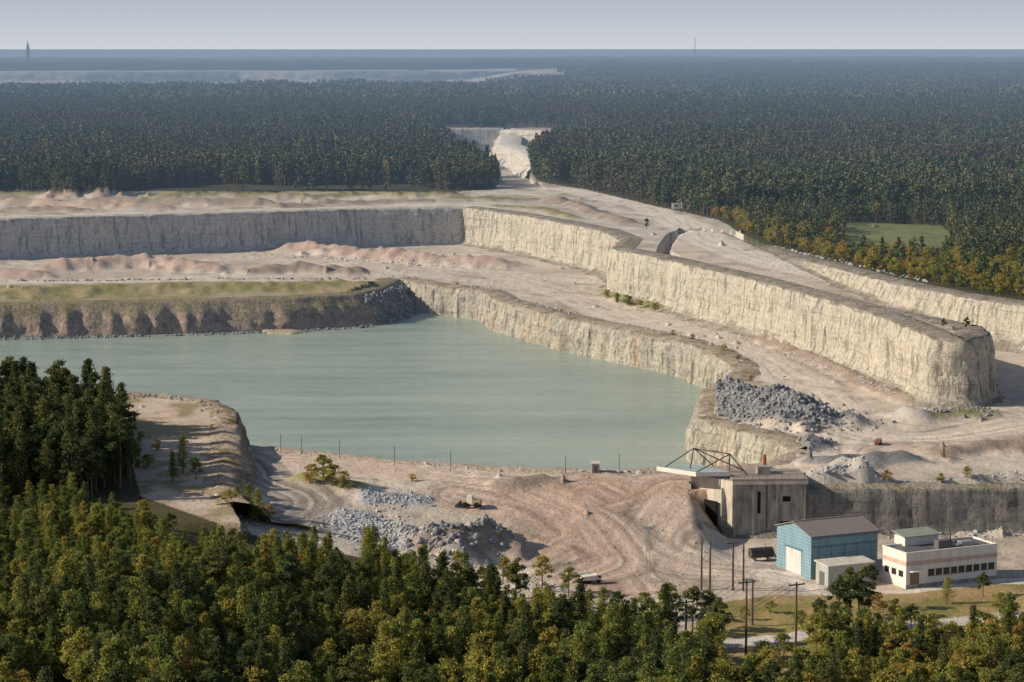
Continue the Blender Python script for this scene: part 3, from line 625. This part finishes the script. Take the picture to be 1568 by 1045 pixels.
for nm,ya,za,yb,zb in (("roof_front",-e,hE-e*k,Wd/2,hA),("roof_back",Wd+e,hE-e*k,Wd/2,hA)):
    part(bw,nm,[(-e,ya,za+.05),(L+e,ya,za+.05),(L+e,yb,zb+.05),(-e,yb,zb+.05),(-e,ya,za+.25),(L+e,ya,za+.25),(L+e,yb,zb+.25),(-e,yb,zb+.25)],BF,ROOFG)
box(bw,"roof_ridge_cap",(-e,Wd/2-.25,hA+.22),(L+e,Wd/2+.25,hA+.36),ROOFG)
box(bw,"roller_door",(-.08,Wd*.28,0),(-.02,Wd*.72,5.2),paint("door_white",(.66,.66,.62),rib=.9,axis=2));box(bw,"door_frame",(-.14,Wd*.25,5.2),(-.003,Wd*.75,5.5),BLUEX)
box(bw,"upper_band",(0.05,-.06,6.6),(L-.05,-.003,6.85),BLUEX);box(bw,"base_plinth",(-.05,-.1,-.4),(L+.02,-.004,.7),CONC)
for i in range(5): box(bw,f"wall_joint_{i}",(L*(i+.5)/5-.06,-.05,.7),(L*(i+.5)/5+.06,-.004,6.6),BLUEX)
box(bw,"gutter",(-e,-e-.2,hE-.35),(L+e,-e-.02,hE-.1),BLUEX);box(bw,"corner_trim",(-.1,-.1,0),(.06,-.003,hE),BLUEX)
c=yard(1268,899);L=len_to(c,dx,1337);Wd=abs(len_to(c,dyv,1249));an=emp("grey_storage_shed",(c[0],c[1],ZY),TH)
box(an,"walls",(0,0,-.5),(L,Wd,4.2),GREYM);prism(an,"roof",[(-.3,-.3),(L+.3,-.3),(L+.3,Wd+.3),(-.3,Wd+.3)],[4.2,4.2,4.5,4.5],[4.4,4.4,4.8,4.8],PALE)
box(an,"door",(L*.3,-.06,0),(L*.5,-.01,3.),GALV);box(an,"window",(L*.65,-.06,1.6),(L*.8,-.01,2.6),GLASS);box(an,"side_door",(-.06,Wd*.3,0),(-.01,Wd*.7,2.8),DARKR)
c=yard(1387,901);L=len_to(c,dx,1526);Wd=abs(len_to(c,dyv,1353))+.5;of=emp("white_office_building",(c[0],c[1],ZY),TH);hh=7.0
box(of,"walls",(0,0,-.5),(L,Wd,hh),WHITE);box(of,"roof_deck",(.35,.35,hh+.003),(L-.35,Wd-.35,hh+.08),DARKR)
for nm,a,b in (("parapet_front",(-.1,-.1,hh),(L+.1,.3,hh+.45)),("parapet_back",(-.1,Wd-.3,hh),(L+.1,Wd+.1,hh+.45)),("parapet_left",(-.1,.3,hh),(.3,Wd-.3,hh+.45)),("parapet_right",(L-.3,.3,hh),(L+.1,Wd-.3,hh+.45))): box(of,nm,a,b,WHITE)
box(of,"pink_band_front",(-.02,-.05,4.6),(L,-.004,5.5),PINK);box(of,"pink_band_side",(-.05,0,4.6),(-.004,Wd,5.5),PINK)
for i in range(9):
    x=L*.24+i*L*.083; box(of,f"window_{i}",(x,-.07,2.1),(x+L*.066,-.006,3.5),GLASS); box(of,f"window_sill_{i}",(x-.05,-.16,1.95),(x+L*.066+.05,-.003,2.09),GALV)
for i in range(3): box(of,f"side_window_{i}",(-.07,Wd*(.12+.3*i),2.1),(-.006,Wd*(.3+.3*i),3.4),GLASS)
box(of,"entrance_door",(1.0,-.08,0),(3.2,-.006,3.3),paint("door_brown",(.2,.15,.12)));box(of,"entrance_canopy",(.7,-1.3,3.4),(3.6,-.01,3.6),WHITE);box(of,"plinth",(-.06,-.09,-.4),(L,-.005,.6),CONC)
box(of,"roof_plant_room",(4.5,Wd-1.5,hh+.08),(13,Wd+2.5,hh+1.9),WHITE);prism(of,"plant_room_green_roof",[(4.1,Wd-1.9),(13.4,Wd-1.9),(13.4,Wd+2.9),(4.1,Wd+2.9)],[hh+1.9]*2+[hh+2.6]*2,[hh+2.1]*2+[hh+2.8]*2,GREENR)
box(of,"rooftop_duct",(9,1.5,hh+.08),(12.5,3.2,hh+1.9),DARKR,.05);box(of,"rooftop_vent",(13.3,3,hh+.08),(14.2,3.9,hh+1.3),GALV);box(of,"rooftop_condenser",(15.5,2,hh+.08),(18.5,4,hh+1.0),GALV,.05)
for i in range(12): rod(of,f"railing_post_{i}",(11+i*(L-11.2)/12,.1,hh+.45),(11+i*(L-11.2)/12,.1,hh+1.5),.03,STEEL)
rod(of,"railing_top",(11,.1,hh+1.5),(L,.1,hh+1.5),.035,STEEL);rod(of,"flue",(13,3,hh),(13,3,hh+3.),.15,STEEL)
C0=W(1122,823,ZY);cr=emp("concrete_crusher_house",(C0[0],C0[1],ZY),math.radians(3));Lc=16.8;hc=13.0
plan=[(0,0),(Lc,0),(Lc,13),(-8,13),(-8.2,10.5)]
prism(cr,"main_block",plan,-.6,hc,CONC);prism(cr,"painted_sunlit_face",[(-.02,-.03),(-8.22,10.47),(-8.4,10.36),(-.2,-.14)],2.2,hc-.02,CONL)  # left face overlaid paler than the block, sunlight put into its colour
for i,x in enumerate((0.1,4.4,9.8,16.2)): box(cr,f"pilaster_{i}",(x,-.35,-.4),(x+.5,-.004,hc-.8),CONC)
box(cr,"roof_slab",(-.3,-.45,hc+.004),(Lc+.4,13.2,hc+.5),paint("roof_gravel",(.34,.28,.22)));box(cr,"cornice",(-.2,-.5,hc-.75),(Lc+.3,-.36,hc),CONL)
box(cr,"tall_window",(5.6,-.12,5.5),(6.3,-.006,10.5),BLACK);box(cr,"lower_opening",(10.8,-.1,0),(13.6,-.006,3.6),BLACK);box(cr,"upper_opening",(11.4,-.1,8.2),(13.2,-.006,9.4),BLACK);box(cr,"drain_pipe",(7.7,-.16,1),(7.85,-.005,12),STEEL)
prism(cr,"hopper_mouth",[(-3.2,2.9),(-7.9,9.0),(-8.15,8.8),(-3.45,2.7)],[0,0,0,0],[7.8,7.8,7.8,7.8],BLACK)
prism(cr,"hopper_buttress",[(-9.2,8.5),(-12.2,10.2),(-12.2,12.5),(-8.6,12.5)],-.4,[6.0,7.5,8.2,8.2],CONL);prism(cr,"hopper_dark_wall",[(-8.7,8.0),(-9.2,8.5),(-8.6,12.5),(-8.1,12.5)],-.4,11,CONC)
for i in range(4): box(cr,f"hopper_beam_{i}",(-12,10.4+i*.5,1+i*1.7),(-8.2,10.6+i*.5,1.35+i*1.7),STEEL)
cz=hc+1.2
prism(cr,"canopy_slab",[(-16,11),(-8.5,3.0),(-.3,3.3),(-6,13.5)],cz,cz+.4,TEAL)
prism(cr,"canopy_fascia",[(-16.1,10.9),(-8.5,2.85),(-8.3,2.6),(-16.4,10.9)],cz-.5,cz+.5,WHITE);prism(cr,"canopy_fascia_front",[(-8.5,2.85),(-.3,3.15),(-.3,2.9),(-8.3,2.6)],cz-.5,cz+.5,WHITE)
for i,(a,b) in enumerate([((-9,8,cz),(-8,9,cz+5)),((-14.5,10.5,cz+.4),(-8,9,cz+5)),((-8,9,cz+5),(-3,11,cz+.4)),((-.4,3.3,hc),(-.4,3.4,cz+4.5)),((-.4,3.4,cz+4.5),(-8,3.4,cz+.4)),((-.4,3.4,cz+4.5),(4,4.5,hc+.5)),((-.4,3.4,cz+4.5),(-8,9,cz+5)),((4,11,hc+.5),(-8,9,cz+5))]): rod(cr,f"truss_{i}",a,b,.13,STEEL)
box(cr,"roof_hut",(6.5,6,hc+.5),(9.5,9,hc+2.2),CONC);rod(cr,"orange_chimney",(8.6,9.6,hc+.5),(8.6,9.6,hc+4.4),.45,ORANGE,k=10)
for i in range(10): rod(cr,f"roof_rail_post_{i}",(1+i*1.7,.1,hc+.5),(1+i*1.7,.1,hc+1.5),.035,STEEL)
rod(cr,"roof_rail",(1,.1,hc+1.5),(16.3,.1,hc+1.5),.04,STEEL)
def pole(u,v,h,arms,name="power_pole"):
    l=hit(u,v);e=emp(name,l,random.uniform(.1,.5));rod(e,"pole_shaft",(0,0,-.5),(0,0,h),.24,WOOD,.16,8)
    for a in range(arms):
        box(e,f"crossarm_{a}",(-1.7,-.09,h-.6-a*1.2),(1.7,.09,h-.38-a*1.2),WOOD)
        for i in (-1.5,0,1.5): rod(e,f"insulator_{a}_{i}",(i,0,h-.38-a*1.2),(i,0,h-.1-a*1.2),.08,GALV)
    return l+Vector((0,0,h-.1))
t1=pole(1074,905,11.,0);t2=pole(1087,905,10.5,0);t3=pole(1122,905,10.5,1);t4=pole(1142,1012,15,1);t5=pole(1218,1025,16,1);t6=pole(1138,905,10,0);t7=pole(1050,1000,10,1);t8=pole(1152,958,9,0)
def wires(a,b,name):
    cu=bpy.data.curves.new(name,'CURVE');cu.dimensions='3D';cu.bevel_depth=.03
    for o in (-1.4,0,1.4):
        s=cu.splines.new('POLY');s.points.add(24)
        for i in range(25):
            t=i/24;q=a.lerp(b,t);s.points[i].co=(q.x+o,q.y,q.z-2.2*4*t*(1-t)*.6,1)
    cu.materials.append(STEEL);link(bpy.data.objects.new(name,cu))
wires(t5,Vector((-20,300,4)),"power_line");wires(t4,Vector((-28,300,0)),"power_line");wires(t3,t4,"power_line")
l=hit(992,893);fm=emp("floodlight_mast",l)
for i,(a,b) in enumerate([(-.5,-.5),(.5,-.5),(.5,.5),(-.5,.5)]): rod(fm,f"leg_{i}",(a,b,-.3),(a*.5,b*.5,11.5),.05,GALV)
for i in range(11):
    s0=.5-.25*i/11.5;z=i*1.05;s=1 if i%2 else -1
    rod(fm,f"brace_{i}",(-s0*s,-s0,z),(s0*s,-s0,z+1.05),.03,GALV);rod(fm,f"side_brace_{i}",(-s0,-s0*s,z),(-s0,s0*s,z+1.05),.03,GALV)
box(fm,"platform",(-.9,-.7,11.5),(.9,.7,11.6),GALV)
for i in range(4): box(fm,f"lamp_head_{i}",(-1.1+i*.6,-.6,11.7),(-.7+i*.6,-.3,12.1),GALV)
def lamp(u,v,h=4.8):
    e=emp("street_lamp",hit(u,v));rod(e,"post",(0,0,-.3),(0,0,h),.09,STEEL,.06);rod(e,"arm",(0,0,h),(0,-.9,h+.15),.05,STEEL);box(e,"lamp_head",(-.14,-1.3,h+.08),(.14,-.8,h+.24),GALV)
for u,v in [(430,694),(462,697),(520,703),(604,713),(690,722),(866,728),(948,727)]: lamp(u,v)
e=emp("shore_hut",hit(912,724));box(e,"walls",(-.9,-.9,-.2),(.9,.9,2.1),CONC);prism(e,"roof",[(-1.1,-1.1),(1.1,-1.1),(1.1,1.1),(-1.1,1.1)],[2.1]*4,[2.3,2.3,2.6,2.6],PALE);box(e,"door",(-.4,-.95,0),(.4,-.905,1.8),DARKR)
e=emp("site_cabin",hit(1035,320));box(e,"walls",(-2,-1.2,-.3),(2,1.2,2.6),WHITE,.05);box(e,"roof",(-2.15,-1.35,2.6),(2.15,1.35,2.8),PALE);box(e,"window",(-.8,-1.26,1.1),(.6,-1.21,1.9),GLASS)
e=emp("site_cabin",hit(1049,320));box(e,"walls",(-2,-1.2,-.3),(2,1.2,3.4),WHITE,.05);box(e,"roof",(-2.15,-1.35,3.4),(2.15,1.35,3.6),PALE);box(e,"door",(-.8,-1.26,0),(.2,-1.21,2.),DARKR)
def truck(name,u,v,rz,col,s=1.):
    e=emp(name,hit(u,v),rz);e.scale=(s,)*3
    box(e,"chassis",(-3.2,-.9,.6),(3.,.9,.95),STEEL);prism(e,"cab",[(1.5,-1.15),(3.3,-1.15),(3.3,1.15),(1.5,1.15)],.96,[2.9,2.6,2.6,2.9],col)
    box(e,"windscreen",(3.31,-.95,1.6),(3.34,.95,2.4),GLASS);box(e,"side_window",(2.,-1.18,1.7),(3.,-1.155,2.4),GLASS)
    part(e,"body",[(-3.3,-1.25,1.1),(1.2,-1.25,.98),(1.2,1.25,.98),(-3.3,1.25,1.1),(-3.7,-1.4,2.3),(1.35,-1.4,2.7),(1.35,1.4,2.7),(-3.7,1.4,2.3)],BF,col)
    for i,x in enumerate((-2.4,-1.1,2.3)):
        for j,y in enumerate((-1.2,.8)): rod(e,f"wheel_{i}_{j}",(x,y,.55),(x,y+.4,.55),.55,TYRE,k=14)
truck("dump_truck",1345,681,1.2,paint("truck_brown",(.28,.14,.07)),.5);truck("white_lorry",905,893,.3,WHITE,.65);truck("service_lorry",893,890,.6,GALV,.55)
e=emp("wheel_loader",hit(722,778),2.9);e.scale=(.8,)*3;box(e,"engine_body",(-2.8,-1.1,1.),(-.4,1.1,2.4),paint("faded_yellow",(.4,.32,.17)),.1);box(e,"cab",(-.4,-.9,1.2),(1.2,.9,3.5),WHITE,.08);box(e,"cab_glass",(-.2,-.93,2.1),(1.,-.905,3.2),GLASS)
rod(e,"lift_arm_left",(.8,-.7,1.8),(3.4,-.7,1.),.14,YEL);rod(e,"lift_arm_right",(.8,.7,1.8),(3.4,.7,1.),.14,YEL);prism(e,"bucket",[(3.3,-1.5),(4.6,-1.5),(4.6,1.5),(3.3,1.5)],.3,[1.7,.6,.6,1.7],STEEL)
for i,x in enumerate((-1.8,1.6)):
    for j,y in enumerate((-1.35,.85)): rod(e,f"wheel_{i}_{j}",(x,y,.85),(x,y+.5,.85),.85,TYRE,k=14)
e=emp("fuel_tank",yard(1165,858)+(ZY,),.3);rod(e,"tank_shell",(-2.6,0,1.7),(2.6,0,1.7),1.15,STEEL,k=16)
for i,x in enumerate((-1.8,1.5)): box(e,f"saddle_{i}",(x,-.9,-.2),(x+.4,.9,.9),CONC)
rod(e,"vent",(1,0,2.8),(1,0,3.7),.1,GALV)
D=9000;x=(48-CX)/F*D;e=emp("church_tower",(x,D,30));box(e,"tower",(-6,-6,0),(6,6,66),CONC)
part(e,"spire",[(-6,-6,66),(6,-6,66),(6,6,66),(-6,6,66),(0,0,102)],[(0,1,4),(1,2,4),(2,3,4),(3,0,4)],DARKR);box(e,"belfry_opening",(-2,-6.2,48),(2,-6.05,57),BLACK);box(e,"nave",(6,-6,0),(40,6,22),CONC)
x=(1062-CX)/F*D;e=emp("radio_mast",(x,D,30))
for i,(a,b) in enumerate([(-2,-2),(2,-2),(0,2)]): rod(e,f"leg_{i}",(a,b,0),(a*.4,b*.4,112),.4,GALV)
for i in range(14): rod(e,f"brace_{i}",(-2*(1-i/23),-2,i*8),(2*(1-i/23),-2,i*8+8),.25,GALV)
# ---------------------------------------------------------------- light, sky, camera
EL=math.radians(28);az=math.atan2(-.98,-.08)
sd=Vector((math.sin(az)*math.cos(EL),math.cos(az)*math.cos(EL),math.sin(EL)))
sl=bpy.data.lights.new("sun",'SUN');sl.energy=5.;sl.angle=math.radians(.5);sl.color=(1.,.88,.70)
so=link(bpy.data.objects.new("sun",sl));so.rotation_euler=sd.to_track_quat('Z','Y').to_euler()
wd=bpy.data.worlds.new("World");scene.world=wd;wd.use_nodes=True;nt=wd.node_tree
bg=nt.nodes["Background"];sk=nt.nodes.new("ShaderNodeTexSky");sk.sky_type='NISHITA';sk.sun_disc=False;sk.sun_elevation=EL;sk.sun_rotation=az%(2*math.pi);sk.dust_density=1.;sk.altitude=100
tcn=nt.nodes.new("ShaderNodeTexCoord");sx=nt.nodes.new("ShaderNodeSeparateXYZ");nt.links.new(tcn.outputs['Generated'],sx.inputs[0])
r1=nt.nodes.new("ShaderNodeValToRGB");nt.links.new(sx.outputs[2],r1.inputs[0])
e=r1.color_ramp.elements;e[0].position=0;e[0].color=(.61,.64,.68,1);e[1].position=.022;e[1].color=(.45,.485,.57,1);q=e.new(.008);q.color=(.55,.585,.645,1)
vm=nt.nodes.new("ShaderNodeVectorMath");vm.operation='SCALE';vm.inputs[3].default_value=11.1;nt.links.new(r1.outputs[0],vm.inputs[0])
r2=nt.nodes.new("ShaderNodeValToRGB");nt.links.new(sx.outputs[2],r2.inputs[0]);e=r2.color_ramp.elements;e[0].position=.04;e[0].color=(1,1,1,1);e[1].position=.4;e[1].color=(0,0,0,1)
mx=nt.nodes.new("ShaderNodeMix");mx.data_type='RGBA';nt.links.new(r2.outputs[0],mx.inputs[0]);nt.links.new(sk.outputs[0],mx.inputs[6]);nt.links.new(vm.outputs[0],mx.inputs[7])
nt.links.new(mx.outputs[2],bg.inputs[0]);bg.inputs[1].default_value=.09
cam=bpy.data.cameras.new("camera");cam.lens=F/1568*36;cam.sensor_width=36;cam.clip_start=1;cam.clip_end=400000
co=link(bpy.data.objects.new("camera",cam));co.location=(0,0,H);co.rotation_euler=(math.pi/2-PT,0,0);scene.camera=co
scene.view_settings.view_transform='Standard';scene.view_settings.look='None';scene.view_settings.exposure=0
print("done")
